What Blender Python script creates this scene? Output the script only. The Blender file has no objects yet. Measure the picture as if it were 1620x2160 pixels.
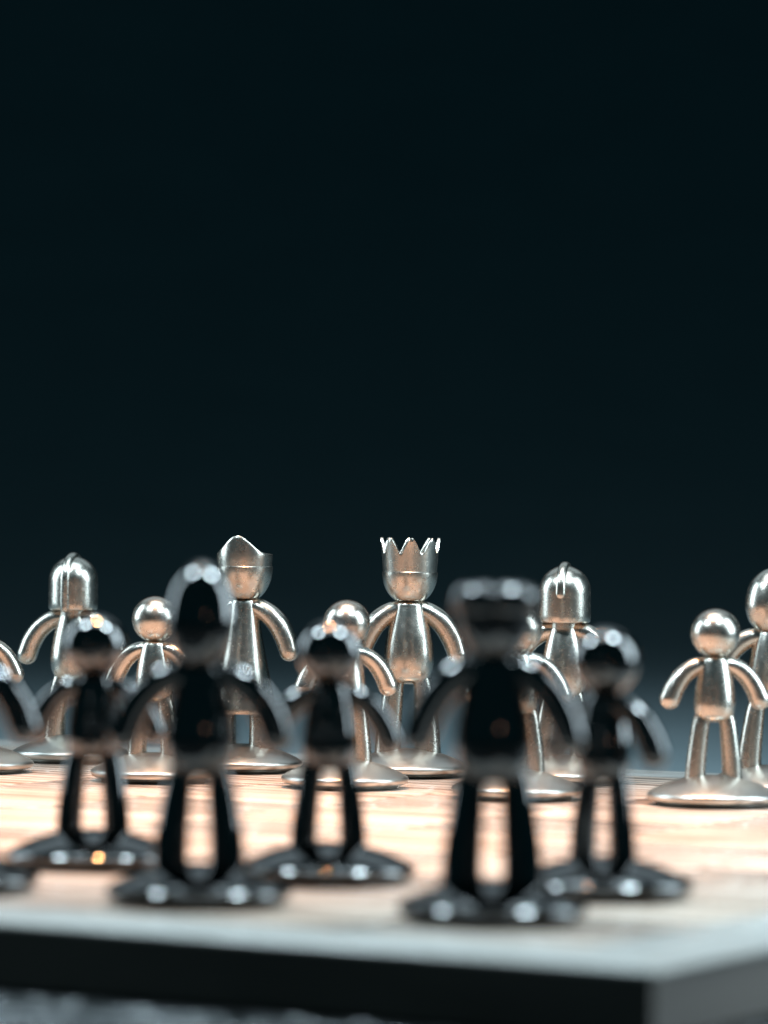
import bpy, bmesh, math, random
from mathutils import Vector, Matrix

random.seed(7)
S = bpy.context.scene
COL = S.collection
MM = 0.001

# ------------------------------------------------------------------ camera
cam_d = bpy.data.cameras.new('camera')
cam = bpy.data.objects.new('camera', cam_d)
COL.objects.link(cam)
cam_d.sensor_fit = 'VERTICAL'
cam_d.sensor_height = 36.0
cam_d.lens = 36.0 * 8800 / 2160
cam.location = (0, -835.7 * MM, 57.0 * MM)
cam.rotation_mode = 'QUATERNION'
cam.rotation_quaternion = (Matrix.Rotation(math.radians(90 - 0.11), 4, 'X') @
                           Matrix.Rotation(math.radians(0.70), 4, 'Z')).to_quaternion()
cam_d.clip_start = 0.02
cam_d.clip_end = 50
cam_d.dof.use_dof = True
cam_d.dof.focus_distance = 0.868
cam_d.dof.aperture_fstop = 18.0
S.camera = cam

# ------------------------------------------------------------------ light
S.view_settings.view_transform = 'Standard'
S.view_settings.look = 'None'
S.view_settings.exposure = 0.0
S.view_settings.gamma = 1.0
S.cycles.use_denoising = True
S.cycles.max_bounces = 8
S.cycles.caustics_reflective = False
S.cycles.caustics_refractive = False

W = bpy.data.worlds.new('World')
S.world = W
W.use_nodes = True
W.node_tree.nodes['Background'].inputs[0].default_value = (0.008, 0.036, 0.046, 1)
W.node_tree.nodes['Background'].inputs[1].default_value = 1.0

def lamp(name, kind, loc, aim, power, color, **kw):
    d = bpy.data.lights.new(name, kind)
    d.energy = power
    d.color = color
    for k, v in kw.items():
        setattr(d, k, v)
    o = bpy.data.objects.new(name, d)
    COL.objects.link(o)
    o.location = [c * MM for c in loc]
    v = Vector(aim) - Vector(loc)
    o.rotation_mode = 'QUATERNION'
    o.rotation_quaternion = v.to_track_quat('-Z', 'Y')
    return o

# warm spot over the middle of the board
lamp('warm_spot', 'SPOT', (-24, -95, 470), (-44, -92, 0), 28.0, (1.0, 0.44, 0.165),
     spot_size=math.radians(42), spot_blend=0.9, shadow_soft_size=0.013)
# cool lights: overhead soft box with two bright lamps in front of it, a dim one at the back,
# soft boxes right and left
COOL = (0.69, 0.89, 1.0)
lamp('overhead_softbox', 'AREA', (20, -60, 600), (20, -230, 0), 2.1, COOL,
     shape='RECTANGLE', size=0.40, size_y=0.36)
lamp('ceiling_lamp', 'AREA', (-205, -180, 370), (0, -200, 0), 1.9, COOL, shape='DISK', size=0.065)
lamp('ceiling_lamp', 'AREA', (150, -205, 370), (70, -215, 0), 2.2, COOL, shape='DISK', size=0.065)
lamp('rear_softbox', 'AREA', (0, 400, 470), (0, 60, 0), 0.60, COOL,
     shape='RECTANGLE', size=0.80, size_y=0.36)
lamp('side_softbox', 'AREA', (400, -115, 220), (20, -120, 20), 3.0, COOL,
     shape='RECTANGLE', size=0.17, size_y=0.36)
lamp('side_softbox', 'AREA', (-420, 80, 200), (0, 0, 20), 1.8, COOL,
     shape='RECTANGLE', size=0.17, size_y=0.36)
# small warm room lamp behind the photographer
lamp('room_lamp', 'POINT', (420, -1700, 300), (0, 0, 0), 0.35, (1.0, 0.55, 0.35),
     shadow_soft_size=0.02)

# ------------------------------------------------------------------ materials
def new_mat(name):
    m = bpy.data.materials.new(name)
    m.use_nodes = True
    nt = m.node_tree
    return m, nt, nt.nodes['Principled BSDF']

def link(nt, a, b):
    nt.links.new(a, b)

def metal(name, col, rough, bump_scale, bump, speck, aniso=0.0):
    m, nt, b = new_mat(name)
    b.inputs['Metallic'].default_value = 1.0
    tc = nt.nodes.new('ShaderNodeTexCoord')
    n1 = nt.nodes.new('ShaderNodeTexNoise')
    n1.inputs['Scale'].default_value = bump_scale
    n1.inputs['Detail'].default_value = 3
    link(nt, tc.outputs['Object'], n1.inputs['Vector'])
    n2 = nt.nodes.new('ShaderNodeTexNoise')
    n2.inputs['Scale'].default_value = bump_scale * 0.12
    n2.inputs['Detail'].default_value = 4
    link(nt, tc.outputs['Object'], n2.inputs['Vector'])
    r = nt.nodes.new('ShaderNodeMapRange')
    r.inputs['From Min'].default_value = 0.3
    r.inputs['From Max'].default_value = 0.7
    r.inputs['To Min'].default_value = rough * 0.92
    r.inputs['To Max'].default_value = rough * 1.1
    link(nt, n2.outputs['Fac'], r.inputs['Value'])
    link(nt, r.outputs['Result'], b.inputs['Roughness'])
    mx = nt.nodes.new('ShaderNodeMix')
    mx.data_type = 'RGBA'
    mx.inputs[6].default_value = (*[c * 0.96 for c in col], 1)
    mx.inputs[7].default_value = (*[min(1, c * 1.03) for c in col], 1)
    link(nt, n2.outputs['Fac'], mx.inputs[0])
    link(nt, mx.outputs[2], b.inputs['Base Color'])
    bp = nt.nodes.new('ShaderNodeBump')
    bp.inputs['Strength'].default_value = bump
    bp.inputs['Distance'].default_value = 0.0002
    mr = nt.nodes.new('ShaderNodeMath')
    mr.operation = 'MULTIPLY_ADD'
    link(nt, n1.outputs['Fac'], mr.inputs[0])
    mr.inputs[1].default_value = 0.45
    n3 = nt.nodes.new('ShaderNodeTexNoise')
    n3.inputs['Scale'].default_value = bump_scale * 0.7
    n3.inputs['Detail'].default_value = 2
    link(nt, tc.outputs['Object'], n3.inputs['Vector'])
    link(nt, n3.outputs['Fac'], mr.inputs[2])
    link(nt, mr.outputs[0], bp.inputs['Height'])
    link(nt, bp.outputs['Normal'], b.inputs['Normal'])
    return m

SILVER = metal('satin_champagne_nickel', (0.455, 0.42, 0.37), 0.26, 6500, 0.10, True)
SILVER_BASE = metal('matte_nickel_base', (0.45, 0.43, 0.395), 0.33, 6500, 0.12, True)
BLACK = metal('polished_black_nickel', (0.100, 0.097, 0.095), 0.05, 1200, 0.02, False)

def wood(name, c1, c2, rough, spec, seed, stretch=(9, 95, 60)):
    m, nt, b = new_mat(name)
    tc = nt.nodes.new('ShaderNodeTexCoord')
    oi = nt.nodes.new('ShaderNodeObjectInfo')
    off = nt.nodes.new('ShaderNodeVectorMath')
    off.operation = 'MULTIPLY'
    off.inputs[1].default_value = (3.1, 7.7, 1.3)
    cb = nt.nodes.new('ShaderNodeCombineXYZ')
    for i in range(3):
        link(nt, oi.outputs['Random'], cb.inputs[i])
    link(nt, cb.outputs[0], off.inputs[0])
    add = nt.nodes.new('ShaderNodeVectorMath')
    add.operation = 'ADD'
    link(nt, tc.outputs['Object'], add.inputs[0])
    link(nt, off.outputs[0], add.inputs[1])
    mp = nt.nodes.new('ShaderNodeMapping')
    mp.inputs['Scale'].default_value = stretch
    mp.inputs['Rotation'].default_value = (0, 0, math.radians(4))
    link(nt, add.outputs[0], mp.inputs['Vector'])
    n = nt.nodes.new('ShaderNodeTexNoise')
    n.inputs['Scale'].default_value = 1.0
    n.inputs['Detail'].default_value = 6
    n.inputs['Roughness'].default_value = 0.62
    n.inputs['Distortion'].default_value = 0.6
    link(nt, mp.outputs[0], n.inputs['Vector'])
    wv = nt.nodes.new('ShaderNodeTexWave')
    wv.wave_type = 'BANDS'
    wv.bands_direction = 'Y'
    wv.inputs['Scale'].default_value = 0.55
    wv.inputs['Distortion'].default_value = 7.0
    wv.inputs['Detail'].default_value = 3
    link(nt, mp.outputs[0], wv.inputs['Vector'])
    mixf = nt.nodes.new('ShaderNodeMath')
    mixf.operation = 'MULTIPLY_ADD'
    link(nt, wv.outputs['Fac'], mixf.inputs[0])
    mixf.inputs[1].default_value = 0.35
    link(nt, n.outputs['Fac'], mixf.inputs[2])
    big = nt.nodes.new('ShaderNodeTexNoise')
    big.inputs['Scale'].default_value = 26
    big.inputs['Detail'].default_value = 2
    link(nt, add.outputs[0], big.inputs['Vector'])
    mixb = nt.nodes.new('ShaderNodeMath')
    mixb.operation = 'MULTIPLY_ADD'
    link(nt, big.outputs['Fac'], mixb.inputs[0])
    mixb.inputs[1].default_value = 0.45
    sub = nt.nodes.new('ShaderNodeMath')
    sub.operation = 'SUBTRACT'
    link(nt, mixf.outputs[0], sub.inputs[0])
    sub.inputs[1].default_value = 0.22
    link(nt, sub.outputs[0], mixb.inputs[2])
    mixf = mixb
    cr = nt.nodes.new('ShaderNodeValToRGB')
    cr.color_ramp.elements[0].position = 0.42
    cr.color_ramp.elements[0].color = (*c2, 1)
    cr.color_ramp.elements[1].position = 0.85
    cr.color_ramp.elements[1].color = (*c1, 1)
    link(nt, mixf.outputs[0], cr.inputs[0])
    link(nt, cr.outputs[0], b.inputs['Base Color'])
    b.inputs['Roughness'].default_value = rough
    b.inputs['Specular IOR Level'].default_value = spec
    bp = nt.nodes.new('ShaderNodeBump')
    bp.inputs['Strength'].default_value = 0.5
    bp.inputs['Distance'].default_value = 0.0003
    link(nt, mixf.outputs[0], bp.inputs['Height'])
    link(nt, bp.outputs['Normal'], b.inputs['Normal'])
    return m

WOOD_PALE = wood('pale_maple', (0.58, 0.475, 0.395), (0.19, 0.115, 0.075), 0.34, 0.25, 1)
WOOD_TAN = wood('tan_maple', (0.52, 0.44, 0.375), (0.17, 0.11, 0.08), 0.20, 0.35, 2)
WOOD_RAIL = wood('lacquered_rail', (0.40, 0.385, 0.36), (0.31, 0.29, 0.265), 0.22, 0.35, 3)
EDGE = wood('dark_walnut_edge', (0.125, 0.105, 0.090), (0.075, 0.062, 0.053), 0.45, 0.3, 5)
WOOD_DARK = wood('dark_underside', (0.05, 0.035, 0.025), (0.03, 0.02, 0.015), 0.5, 0.3, 4)

m, nt, b = new_mat('charcoal_table_cloth')
tc = nt.nodes.new('ShaderNodeTexCoord')
v = nt.nodes.new('ShaderNodeTexVoronoi')
v.inputs['Scale'].default_value = 210
link(nt, tc.outputs['Object'], v.inputs['Vector'])
n = nt.nodes.new('ShaderNodeTexNoise')
n.inputs['Scale'].default_value = 60
n.inputs['Detail'].default_value = 5
link(nt, tc.outputs['Object'], n.inputs['Vector'])
cr = nt.nodes.new('ShaderNodeValToRGB')
cr.color_ramp.elements[0].position = 0.3
cr.color_ramp.elements[0].color = (0.018, 0.020, 0.020, 1)
cr.color_ramp.elements[1].position = 0.7
cr.color_ramp.elements[1].color = (0.034, 0.037, 0.038, 1)
link(nt, n.outputs['Fac'], cr.inputs[0])
link(nt, cr.outputs[0], b.inputs['Base Color'])
b.inputs['Roughness'].default_value = 0.26
b.inputs['Specular IOR Level'].default_value = 0.4
bp = nt.nodes.new('ShaderNodeBump')
bp.inputs['Strength'].default_value = 1.0
bp.inputs['Distance'].default_value = 0.004
link(nt, v.outputs['Distance'], bp.inputs['Height'])
link(nt, bp.outputs['Normal'], b.inputs['Normal'])
TABLE = m

m, nt, b = new_mat('dark_teal_paper')
tc = nt.nodes.new('ShaderNodeTexCoord')
n = nt.nodes.new('ShaderNodeTexNoise')
n.inputs['Scale'].default_value = 14
n.inputs['Detail'].default_value = 8
link(nt, tc.outputs['Object'], n.inputs['Vector'])
cr = nt.nodes.new('ShaderNodeValToRGB')
cr.color_ramp.elements[0].color = (0.102, 0.131, 0.140, 1)
cr.color_ramp.elements[1].color = (0.134, 0.165, 0.176, 1)
link(nt, n.outputs['Fac'], cr.inputs[0])
link(nt, cr.outputs[0], b.inputs['Base Color'])
b.inputs['Roughness'].default_value = 0.9
b.inputs['Specular IOR Level'].default_value = 0.1
PAPER = m

# ------------------------------------------------------------------ mesh helpers
def to_obj(name, bm, mat, parent=None, sharp=38, smooth=True):
    bmesh.ops.recalc_face_normals(bm, faces=bm.faces)
    for vtx in bm.verts:
        vtx.co *= MM
    me = bpy.data.meshes.new(name)
    bm.to_mesh(me)
    bm.free()
    if smooth:
        me.polygons.foreach_set('use_smooth', [True] * len(me.polygons))
        me.set_sharp_from_angle(angle=math.radians(sharp))
    me.materials.append(mat)
    o = bpy.data.objects.new(name, me)
    COL.objects.link(o)
    if parent is not None:
        o.parent = parent
    return o

def catmull(pts, n):
    P = [Vector(p) for p in pts]
    out = []
    for i in range(len(P) - 1):
        p0 = P[i - 1] if i else P[0] * 2 - P[1]
        p1, p2 = P[i], P[i + 1]
        p3 = P[i + 2] if i + 2 < len(P) else p2 * 2 - p1
        for k in range(n):
            t = k / n
            out.append(0.5 * ((2 * p1) + (p2 - p0) * t + (2 * p0 - 5 * p1 + 4 * p2 - p3) * t * t
                              + (3 * p1 - p0 - 3 * p2 + p3) * t ** 3))
    out.append(P[-1])
    return out

def lathe(bm, prof, seg=56, squash=1.0):
    """revolve (r, z) pairs about z; r = 0 ends close the surface"""
    rings = []
    for r, z in prof:
        if r < 1e-4:
            rings.append([bm.verts.new((0, 0, z))])
        else:
            rings.append([bm.verts.new((r * math.cos(a), r * math.sin(a) * squash, z))
                          for a in [2 * math.pi * k / seg for k in range(seg)]])
    for A, B in zip(rings, rings[1:]):
        for k in range(seg):
            j = (k + 1) % seg
            if len(A) == 1 and len(B) == 1:
                continue
            if len(A) == 1:
                bm.faces.new((A[0], B[k], B[j]))
            elif len(B) == 1:
                bm.faces.new((A[k], A[j], B[0]))
            else:
                bm.faces.new((A[k], A[j], B[j], B[k]))
    return bm

def smooth_prof(pts, n=6):
    return [(max(0, p.x), p.y) for p in catmull([(r, z, 0) for r, z in pts], n)]

def tube(bm, pts, radii, seg=24, n=8, cap0=True, cap1=True, flat=1.0):
    path = catmull(pts, n)
    rad = [max(0.05, p.x) for p in catmull([(r, 0, 0) for r in radii], n)]
    # round ends
    if cap1:
        d = (path[-1] - path[-2]).normalized()
        R = rad[-1]
        e = path[-1]
        for k in range(1, 8):
            a = k / 8 * math.pi / 2
            path.append(e + d * R * math.sin(a)); rad.append(R * math.cos(a))
    if cap0:
        d = (path[0] - path[1]).normalized()
        R = rad[0]; e = path[0]
        for k in range(1, 8):
            a = k / 8 * math.pi / 2
            path.insert(0, e + d * R * math.sin(a)); rad.insert(0, R * math.cos(a))
    rings = []
    t = (path[1] - path[0]).normalized()
    up = Vector((0, 1, 0))
    nrm = (up - t * up.dot(t)).normalized()
    for i, p in enumerate(path):
        t2 = (path[min(i + 1, len(path) - 1)] - path[max(i - 1, 0)]).normalized()
        nrm = (nrm - t2 * nrm.dot(t2)).normalized()
        bi = t2.cross(nrm)
        rings.append([bm.verts.new(p + (nrm * math.cos(a) * flat + bi * math.sin(a)) * rad[i])
                      for a in [2 * math.pi * k / seg for k in range(seg)]])
    for A, B in zip(rings, rings[1:]):
        for k in range(seg):
            j = (k + 1) % seg
            bm.faces.new((A[k], A[j], B[j], B[k]))
    bm.faces.new(rings[0][::-1])
    bm.faces.new(rings[-1])
    return bm

def box(bm, x0, x1, y0, y1, z0, z1, bev=0.0):
    r = bmesh.ops.create_cube(bm, size=1)
    for vtx in r['verts']:
        vtx.co = Vector(((x0 + x1) / 2 + vtx.co.x * (x1 - x0), (y0 + y1) / 2 + vtx.co.y * (y1 - y0),
                         (z0 + z1) / 2 + vtx.co.z * (z1 - z0)))
    if bev:
        eds = list({e for vtx in r['verts'] for e in vtx.link_edges})
        bmesh.ops.bevel(bm, geom=eds, offset=bev, segments=2, profile=0.6, affect='EDGES')
    return bm

def tag(o, label, cat, group=None):
    o['label'] = label
    o['category'] = cat
    if group:
        o['group'] = group

# ------------------------------------------------------------------ setting
def plane(name, pts, mat):
    bm = bmesh.new()
    bm.faces.new([bm.verts.new(p) for p in pts])
    o = to_obj(name, bm, mat, smooth=False)
    o['kind'] = 'structure'
    return o

BOARD_T = 9.0
plane('table_top', [(-2500, -1600, -BOARD_T - 0.6), (2500, -1600, -BOARD_T - 0.6),
                    (2500, 3600, -BOARD_T - 0.6), (-2500, 3600, -BOARD_T - 0.6)], TABLE)
# backdrop with a curved sweep at the foot
bm = bmesh.new()
prof = [(-60, -9.2), (900, -9.2)] + [(900 + 2600 * math.sin(a), -9.2 + 2600 * (1 - math.cos(a)))
                         for a in [math.pi / 2 * k / 24 for k in range(1, 25)]] + [(3500, 3600)]
rows = [[bm.verts.new((x, y, z)) for x in (-2500, 2500)] for y, z in prof]
for A, B in zip(rows, rows[1:]):
    bm.faces.new((A[0], A[1], B[1], B[0]))
back = to_obj('backdrop', bm, PAPER)
back['kind'] = 'structure'

# ------------------------------------------------------------------ chessboard
PITCH = 39.04
board = bpy.data.objects.new('chessboard', None)
COL.objects.link(board)
TB = math.radians(-30)
HB = PITCH * 4.5
cx = 34.0 - HB * math.cos(TB) - HB * math.sin(TB)
cy = -322 - HB * math.sin(TB) + HB * math.cos(TB)
board.location = (cx * MM, cy * MM, 0)
board.rotation_euler = (0, 0, TB)
tag(board, 'thin pale wooden chessboard under all the pieces, on the dark table', 'chessboard')
H4 = PITCH * 4
HB = PITCH * 4.5
gap = 0.15
me_sq = {}
for i in range(8):
    for j in range(8):
        key = (i + j) % 2
        if key not in me_sq:
            bm = bmesh.new()
            h = PITCH / 2 - gap
            box(bm, -h, h, -h, h, -4, 0, 0.25)
            o = to_obj('square', bm, (WOOD_PALE, WOOD_TAN)[key], board, sharp=30)
            me_sq[key] = o.data
        else:
            o = bpy.data.objects.new('square', me_sq[key])
            COL.objects.link(o)
            o.parent = board
        o.location = ((i - 3.5) * PITCH * MM, (j - 3.5) * PITCH * MM, 0)
for k in range(4):
    bm = bmesh.new()
    a, bb = H4 + 0.15, HB
    lo, hi = -0.9, -0.02
    tri = [(-a, -a), (a, -a), (bb, -bb), (-bb, -bb)]
    bot = [bm.verts.new((x, y, lo)) for x, y in tri]
    top = [bm.verts.new((x, y, hi)) for x, y in tri]
    bm.faces.new(bot); bm.faces.new(top)
    for q in range(4):
        bm.faces.new((bot[q], bot[(q + 1) % 4], top[(q + 1) % 4], top[q]))
    outer = [e for e in bm.edges if all(abs(vv.co.y + bb) < 1e-3 for vv in e.verts) and
             abs(e.verts[0].co.z - e.verts[1].co.z) < 1e-3]
    bmesh.ops.bevel(bm, geom=outer, offset=0.4, segments=3, profile=0.5, affect='EDGES')
    o = to_obj('border_rail', bm, WOOD_RAIL, board, sharp=30)
    o.rotation_euler = (0, 0, k * math.pi / 2)
    bm = bmesh.new()
    e = HB - 0.35
    pts = [(-H4, -H4), (H4, -H4), (e, -e), (-e, -e)]
    bot = [bm.verts.new((x, y, -BOARD_T)) for x, y in pts]
    top = [bm.verts.new((x, y, -0.92)) for x, y in pts]
    bm.faces.new(bot); bm.faces.new(top)
    for q in range(4):
        bm.faces.new((bot[q], bot[(q + 1) % 4], top[(q + 1) % 4], top[q]))
    o = to_obj('edge_band', bm, EDGE, board, sharp=30)
    o.rotation_euler = (0, 0, k * math.pi / 2)
bm = bmesh.new()
box(bm, -H4, H4, -H4, H4, -BOARD_T + 0.5, -4.1)
to_obj('base_panel', bm, WOOD_DARK, board, smooth=False)

# ------------------------------------------------------------------ chess figures
BASE = [(0, 0.0), (10.4, 0.0), (10.6, 0.10), (10.8, 0.70), (11.9, 0.85), (12.5, 1.15), (12.78, 1.65), (12.8, 2.0),
        (12.62, 2.36), (12.2, 2.62)] + \
       [(r, 2.78 + 3.05 * (1 - (r / 12.0) ** 2.1)) for r in (11.7, 10.8, 9.6, 8, 6, 4, 2, 0.8)] + [(0, 5.83)]

def base_part(root, mat):
    bm = bmesh.new()
    lathe(bm, BASE, 72)
    return to_obj('base', bm, SILVER_BASE if mat is SILVER else mat, root, sharp=50)

def limbs(root, mat, arm, leg, ar, lr, fwd=0.35):
    """two arms and two legs, each a tapered bent tube"""
    for s in (-1, 1):
        bm = bmesh.new()
        n = len(arm)
        pts = [(s * x, -fwd * k * k / n, z) for k, (x, z) in enumerate(arm)]
        tube(bm, pts, ar)
        to_obj('arm', bm, mat, root)
    if leg:
        for s in (-1, 1):
            bm = bmesh.new()
            tube(bm, [(s * x, 0, z) for x, z in leg], lr, seg=28, cap1=False)
            to_obj('leg', bm, mat, root)

TALL_TORSO = [(0, 36.6), (2.0, 36.55), (2.85, 36.2), (3.15, 35.2), (3.75, 32.8), (4.5, 29.6), (4.98, 26.4),
              (5.05, 24.2), (4.75, 22.2), (3.95, 20.5), (2.6, 19.6), (1.2, 19.3), (0, 19.25)]
TALL_ARM = [(1.3, 35.3), (4.4, 34.1), (7.1, 31.9), (9.0, 28.8), (10.15, 25.6)]
TALL_AR = [1.82, 2.14, 2.3, 2.27, 2.09]
TALL_LEG = [(2.4, 21.4), (3.15, 18), (3.65, 13), (4.05, 8.5), (4.22, 4.2)]
TALL_LR = [1.8, 2.2, 2.48, 2.66, 2.82]
MID_TORSO = [(0, 32.9), (1.9, 32.8), (2.55, 32.4), (3.0, 31.3), (3.6, 29.2), (4.25, 26.2), (4.65, 23.2),
             (4.6, 21.2), (4.15, 19.4), (3.1, 18.0), (1.5, 17.4), (0, 17.3)]
MID_ARM = [(1.4, 31.6), (4.6, 30.9), (7.4, 28.9), (9.3, 26.2), (10.4, 23.2)]
MID_AR = [1.78, 1.98, 2.12, 2.22, 2.24]
MID_LEG = [(2.2, 19.4), (2.85, 16.2), (3.4, 12), (3.8, 8.2), (3.98, 4.3)]
MID_LR = [1.6, 1.95, 2.22, 2.4, 2.52]
PAWN_TORSO = [(0, 28.6), (1.6, 28.5), (2.3, 28.1), (2.65, 27.1), (3.1, 25.2), (3.55, 22.6), (3.8, 20.0),
              (3.75, 18.6), (3.3, 17.2), (2.3, 16.3), (1.1, 16.02), (0, 16.0)]
PAWN_ARM = [(1.3, 27.2), (3.9, 26.5), (6.1, 24.9), (7.7, 22.6), (8.65, 20.4)]
PAWN_AR = [1.4, 1.68, 1.82, 1.94, 1.99]
PAWN_LEG = [(2.0, 18.0), (2.6, 15.6), (3.1, 11.5), (3.45, 8), (3.62, 4.6)]
PAWN_LR = [1.4, 1.65, 1.8, 1.9, 1.98]

def figure(name, mat, loc, rot, label, group, cat='chess piece'):
    root = bpy.data.objects.new(name, None)
    COL.objects.link(root)
    root.empty_display_size = 0.01
    root.location = (loc[0] * MM, loc[1] * MM, 0.03 * MM)
    root.rotation_euler = (0, 0, math.radians(rot))
    tag(root, label, cat, group)
    return root

def head_ball(root, mat, r, zc, squash=1.0):
    bm = bmesh.new()
    bmesh.ops.create_uvsphere(bm, u_segments=56, v_segments=36, radius=r)
    for vtx in bm.verts:
        vtx.co.z = vtx.co.z * squash + zc
    return to_obj('head', bm, mat, root)

def torso_part(root, mat, prof):
    bm = bmesh.new()
    lathe(bm, smooth_prof([(x * 1.04, z) for x, z in prof], 5), 56, 0.92)
    return to_obj('torso', bm, mat, root)

def build_pawn(mat, *a):
    r = figure('chess_pawn', mat, *a)
    base_part(r, mat)
    torso_part(r, mat, PAWN_TORSO)
    head_ball(r, mat, 4.72, 32.95)
    limbs(r, mat, PAWN_ARM, PAWN_LEG, PAWN_AR, PAWN_LR, 0.1)
    return r

def bowl(zb, zs, r):
    """lower half of a crowned head, from its flat chin up to the seam"""
    p = [(0, zb), (1.8, zb)]
    for k in range(1, 13):
        a = math.pi / 2 * (0.30 + 0.70 * k / 12)
        p.append((r * math.sin(a), zs - (zs - zb) * math.cos(a) / math.cos(math.pi / 2 * 0.30)))
    p += [(r, zs + 0.25), (r - 0.12, zs + 0.4), (r - 0.5, zs + 0.42), (0, zs + 0.42)]
    return p

def ring_wall(bm, zb, top, r_of, thick, floor, seg=192):
    """hollow crown: outer wall, rounded lip with a height per angle, inner wall and floor"""
    rows = []
    angs = [2 * math.pi * k / seg for k in range(seg)]
    def ring(fn):
        rows.append([bm.verts.new(fn(a)) for a in angs])
    def at(r, a, z):
        return (r * math.sin(a), -r * math.cos(a), z)
    ring(lambda a: at(r_of(zb) - 0.5, a, zb))
    ring(lambda a: at(r_of(zb), a, zb))
    for f in (0.2, 0.45, 0.7, 0.88):
        ring(lambda a, f=f: at(r_of(zb + (top(a) - zb) * f), a, zb + (top(a) - zb) * f))
    ring(lambda a: at(r_of(top(a)) - 0.02, a, top(a) - 0.12))
    ring(lambda a: at(r_of(top(a)) - 0.14, a, top(a)))
    ring(lambda a: at(r_of(top(a)) - thick + 0.14, a, top(a)))
    ring(lambda a: at(r_of(top(a)) - thick + 0.02, a, top(a) - 0.12))
    for f in (0.8, 0.5, 0.2):
        ring(lambda a, f=f: at(r_of(floor + (top(a) - floor) * f) - thick, a, floor + (top(a) - floor) * f))
    ring(lambda a: at(r_of(floor) - thick, a, floor))
    for A, B in zip(rows, rows[1:]):
        for k in range(seg):
            j = (k + 1) % seg
            bm.faces.new((A[k], A[j], B[j], B[k]))
    bm.faces.new(rows[-1])
    return bm

def build_king(mat, *a):
    r = figure('chess_king', mat, *a)
    base_part(r, mat)
    torso_part(r, mat, TALL_TORSO)
    bm = bmesh.new()
    lathe(bm, bowl(36.5, 42.5, 5.82), 64)
    to_obj('head', bm, mat, r)
    bm = bmesh.new()
    def top(t):
        x = (t / (2 * math.pi) * 8) % 1.0
        tri = abs(2 * x - 1)                       # 1 at a tip, 0 in a valley
        sm = 0.5 + 0.5 * math.cos(2 * math.pi * x)
        return 46.75 + 3.25 * (0.25 * tri + 0.75 * sm) - 0.0
    ring_wall(bm, 42.55, top, lambda z: 5.60 + max(0, z - 42.5) * 0.085 + max(0, z - 46.5) ** 2 * 0.012, 0.78, 43.4)
    to_obj('crown', bm, mat, r, sharp=60)
    limbs(r, mat, TALL_ARM, TALL_LEG, TALL_AR, TALL_LR, 0.15)
    return r

def build_queen(mat, *a):
    r = figure('chess_queen', mat, *a)
    base_part(r, mat)
    # gown: a long cone with an open hem
    bm = bmesh.new()
    prof = [(0, 36.6), (2.0, 36.55), (2.8, 36.2), (3.0, 35.4), (3.3, 33), (4.05, 28.5), (5.1, 23), (6.2, 17.6),
            (7.0, 13.6), (7.15, 12.7), (7.0, 12.35), (6.6, 12.3), (6.3, 12.7), (5.6, 16), (0, 16.2)]
    lathe(bm, prof[:3] + smooth_prof(prof[2:9], 5)[1:] + prof[9:], 64, 0.95)
    to_obj('gown', bm, mat, r)
    bm = bmesh.new()
    lathe(bm, bowl(36.4, 43.1, 5.98), 64)
    to_obj('head', bm, mat, r)
    bm = bmesh.new()
    def top(t):
        d = math.atan2(math.sin(t), math.cos(t))
        return 45.95 + 4.0 * math.exp(-(d / math.radians(40)) ** 2) + 0.35 * math.exp(-((abs(d) - math.pi) / 0.9) ** 2)
    ring_wall(bm, 43.15, top, lambda z: 5.74 + min(z - 43.1, 2.9) * 0.075 - max(0, z - 46.0) * 0.06, 0.7, 44.6)
    to_obj('tiara', bm, mat, r, sharp=60)
    limbs(r, mat, TALL_ARM, [(3.6, 17), (3.85, 13), (4.05, 9), (4.2, 4.2)], TALL_AR, [2.2, 2.35, 2.5, 2.75], 0.15)
    return r

def build_helmeted(mat, *a):
    r = figure('chess_knight', mat, *a)
    base_part(r, mat)
    torso_part(r, mat, MID_TORSO)
    bm = bmesh.new()
    lathe(bm, [(0, 31.5), (2.75, 31.5), (2.78, 33.3), (0, 33.3)], 40)
    to_obj('neck', bm, mat, r)
    bm = bmesh.new()
    R = 5.35
    prof = [(0, 33.0), (4.5, 33.0), (5.0, 33.06), (5.24, 33.2), (5.36, 33.5), (5.38, 34.5), (R, 37), (R - 0.02, 39.2)]
    prof += [(R * math.cos(t), 39.4 + R * 1.0 * math.sin(t)) for t in [math.pi / 2 * k / 16 for k in range(1, 16)]] + [(0, 44.75)]
    lathe(bm, prof, 64)
    to_obj('helmet', bm, mat, r)
    # crest band: long on one side of the helmet, ending half-way on the other
    bm = bmesh.new()
    pts = [(0, -5.35, 33.6), (0, -5.4, 36), (0, -5.4, 39.2)]
    for k in range(1, 12):
        t = math.pi * k / 12
        pts.append((0, -5.4 * math.cos(t), 39.4 + 5.5 * math.sin(t)))
    pts += [(0, 5.4, 39.0)]
    tube(bm, pts, [1.0] * len(pts), seg=20, n=5, flat=0.72)
    to_obj('crest', bm, mat, r)
    limbs(r, mat, MID_ARM, MID_LEG, MID_AR, MID_LR, 0.12)
    return r

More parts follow.
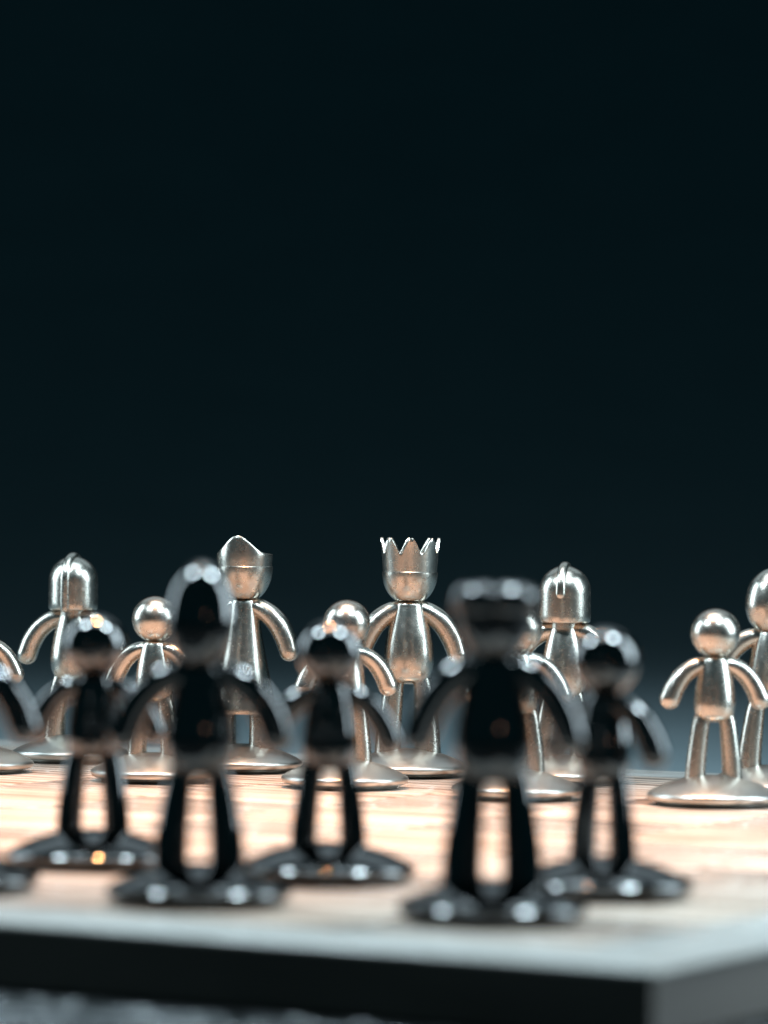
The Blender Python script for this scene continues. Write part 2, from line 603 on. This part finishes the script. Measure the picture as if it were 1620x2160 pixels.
def build_egg(mat, *a, top=45.1, slim=1.0):
    r = figure('chess_bishop', mat, *a)
    base_part(r, mat)
    torso_part(r, mat, MID_TORSO)
    bm = bmesh.new()
    prof = [(0, 32.1), (1.5, 32.2), (3.0, 32.9), (4.3, 34.4), (5.0, 36.4), (5.12, 38.0), (4.85, 40.0), (4.15, 42.1),
            (2.85, 43.7), (1.35, 44.75), (0, 45.1)]
    prof = [(x * slim, 32.1 + (z - 32.1) * (top - 32.1) / 13.0) for x, z in prof]
    lathe(bm, smooth_prof(prof, 5), 56)
    to_obj('head', bm, mat, r)
    limbs(r, mat, MID_ARM, MID_LEG, MID_AR, MID_LR, 0.12)
    return r

def build_rook(mat, *a):
    r = figure('chess_rook', mat, *a)
    base_part(r, mat)
    torso_part(r, mat, [(x, z - 0.9) for x, z in TALL_TORSO])
    bm = bmesh.new()
    lathe(bm, bowl(35.4, 41.2, 5.25), 64)
    to_obj('head', bm, mat, r)
    # battlement: flared ring with six merlons
    bm = bmesh.new()
    def top(t):
        x = (t / (2 * math.pi) * 6 + 0.5) % 1.0
        e = min(abs(x - 0.34), abs(x - 0.66))
        q = max(0.0, min(1.0, 0.5 + (-e if 0.34 < x < 0.66 else e) / 0.05))
        return 44.75 + 0.5 * q
    ring_wall(bm, 41.5, top, lambda z: 5.3 + 0.55 * max(0, min(1, (z - 41.7) / 0.4))
              - 1.15 * max(0, min(1, (z - 44.3) / 0.95)), 0.75, 43.2, 240)
    to_obj('battlement', bm, mat, r, sharp=50)
    limbs(r, mat, [(x, z - 0.9) for x, z in TALL_ARM], TALL_LEG, TALL_AR, TALL_LR, 0.15)
    return r

def grow(root, f):
    root.scale = (f, f, f)

SP = 'silver pawn figures in the far half of the board'
BP = 'black pawn figures in the near half of the board'
FP = 'silver figures of the back row'
NP = 'black figures of the nearest row'

build_pawn(SILVER, (-85.4, 35.9), 12, 'silver round-headed pawn cut off by the left edge of the photo', SP)
build_pawn(SILVER, (-46.3, 13.2), -18, 'silver round-headed pawn between the full-crested helmeted figure and the queen', SP)
build_pawn(SILVER, (-7.2, 0.4), 16, 'silver round-headed pawn overlapping the arm of the crowned king', SP)
build_pawn(SILVER, (26.4, -24.7), 8, 'silver round-headed pawn mostly hidden behind the black battlemented rook', SP)
build_pawn(SILVER, (63.8, -36.3), 4, 'silver round-headed pawn fully in view at the right, nothing in front of it', SP)
build_helmeted(SILVER, (-67.6, 74.7), -16, 'silver helmeted figure whose crest runs down to the helmet rim', FP)
build_queen(SILVER, (-29.4, 48.1), -14, 'silver queen in a long gown with a one-peaked tiara', FP)
build_king(SILVER, (5.6, 39.2), 3, 'silver king wearing an open crown of pointed tips', FP)
build_helmeted(SILVER, (37.4, 22.7), 168, 'silver helmeted figure whose short crest ends half-way down the front', FP)
build_egg(SILVER, (77.5, -2.5), 0, 'silver egg-headed figure cut off by the right edge of the photo', FP)

grow(build_egg(BLACK, (-25.6, -245.4), 180, 'black tall figure with a smooth egg-shaped head, in front of the silver queen', NP, top=46.8, slim=0.94), 1.035)
grow(build_rook(BLACK, (15.4, -265.1), 176, 'black rook figure with a flat battlemented head', NP), 1.02)
grow(build_helmeted(BLACK, (-62.5, -229.9), 176, 'black figure mostly outside the left edge, only arm and base in view', NP), 1.03)
grow(build_pawn(BLACK, (-44.6, -188.0), 176, 'black round-headed pawn in front of the full-crested silver helmeted figure', BP), 1.045)
grow(build_pawn(BLACK, (-7.8, -207.4), 184, 'black round-headed pawn in front of the silver pawn left of the king', BP), 1.045)
grow(build_pawn(BLACK, (32.5, -227.2), 138, 'black round-headed pawn turned sideways, rightmost of the black pieces', BP), 1.045)
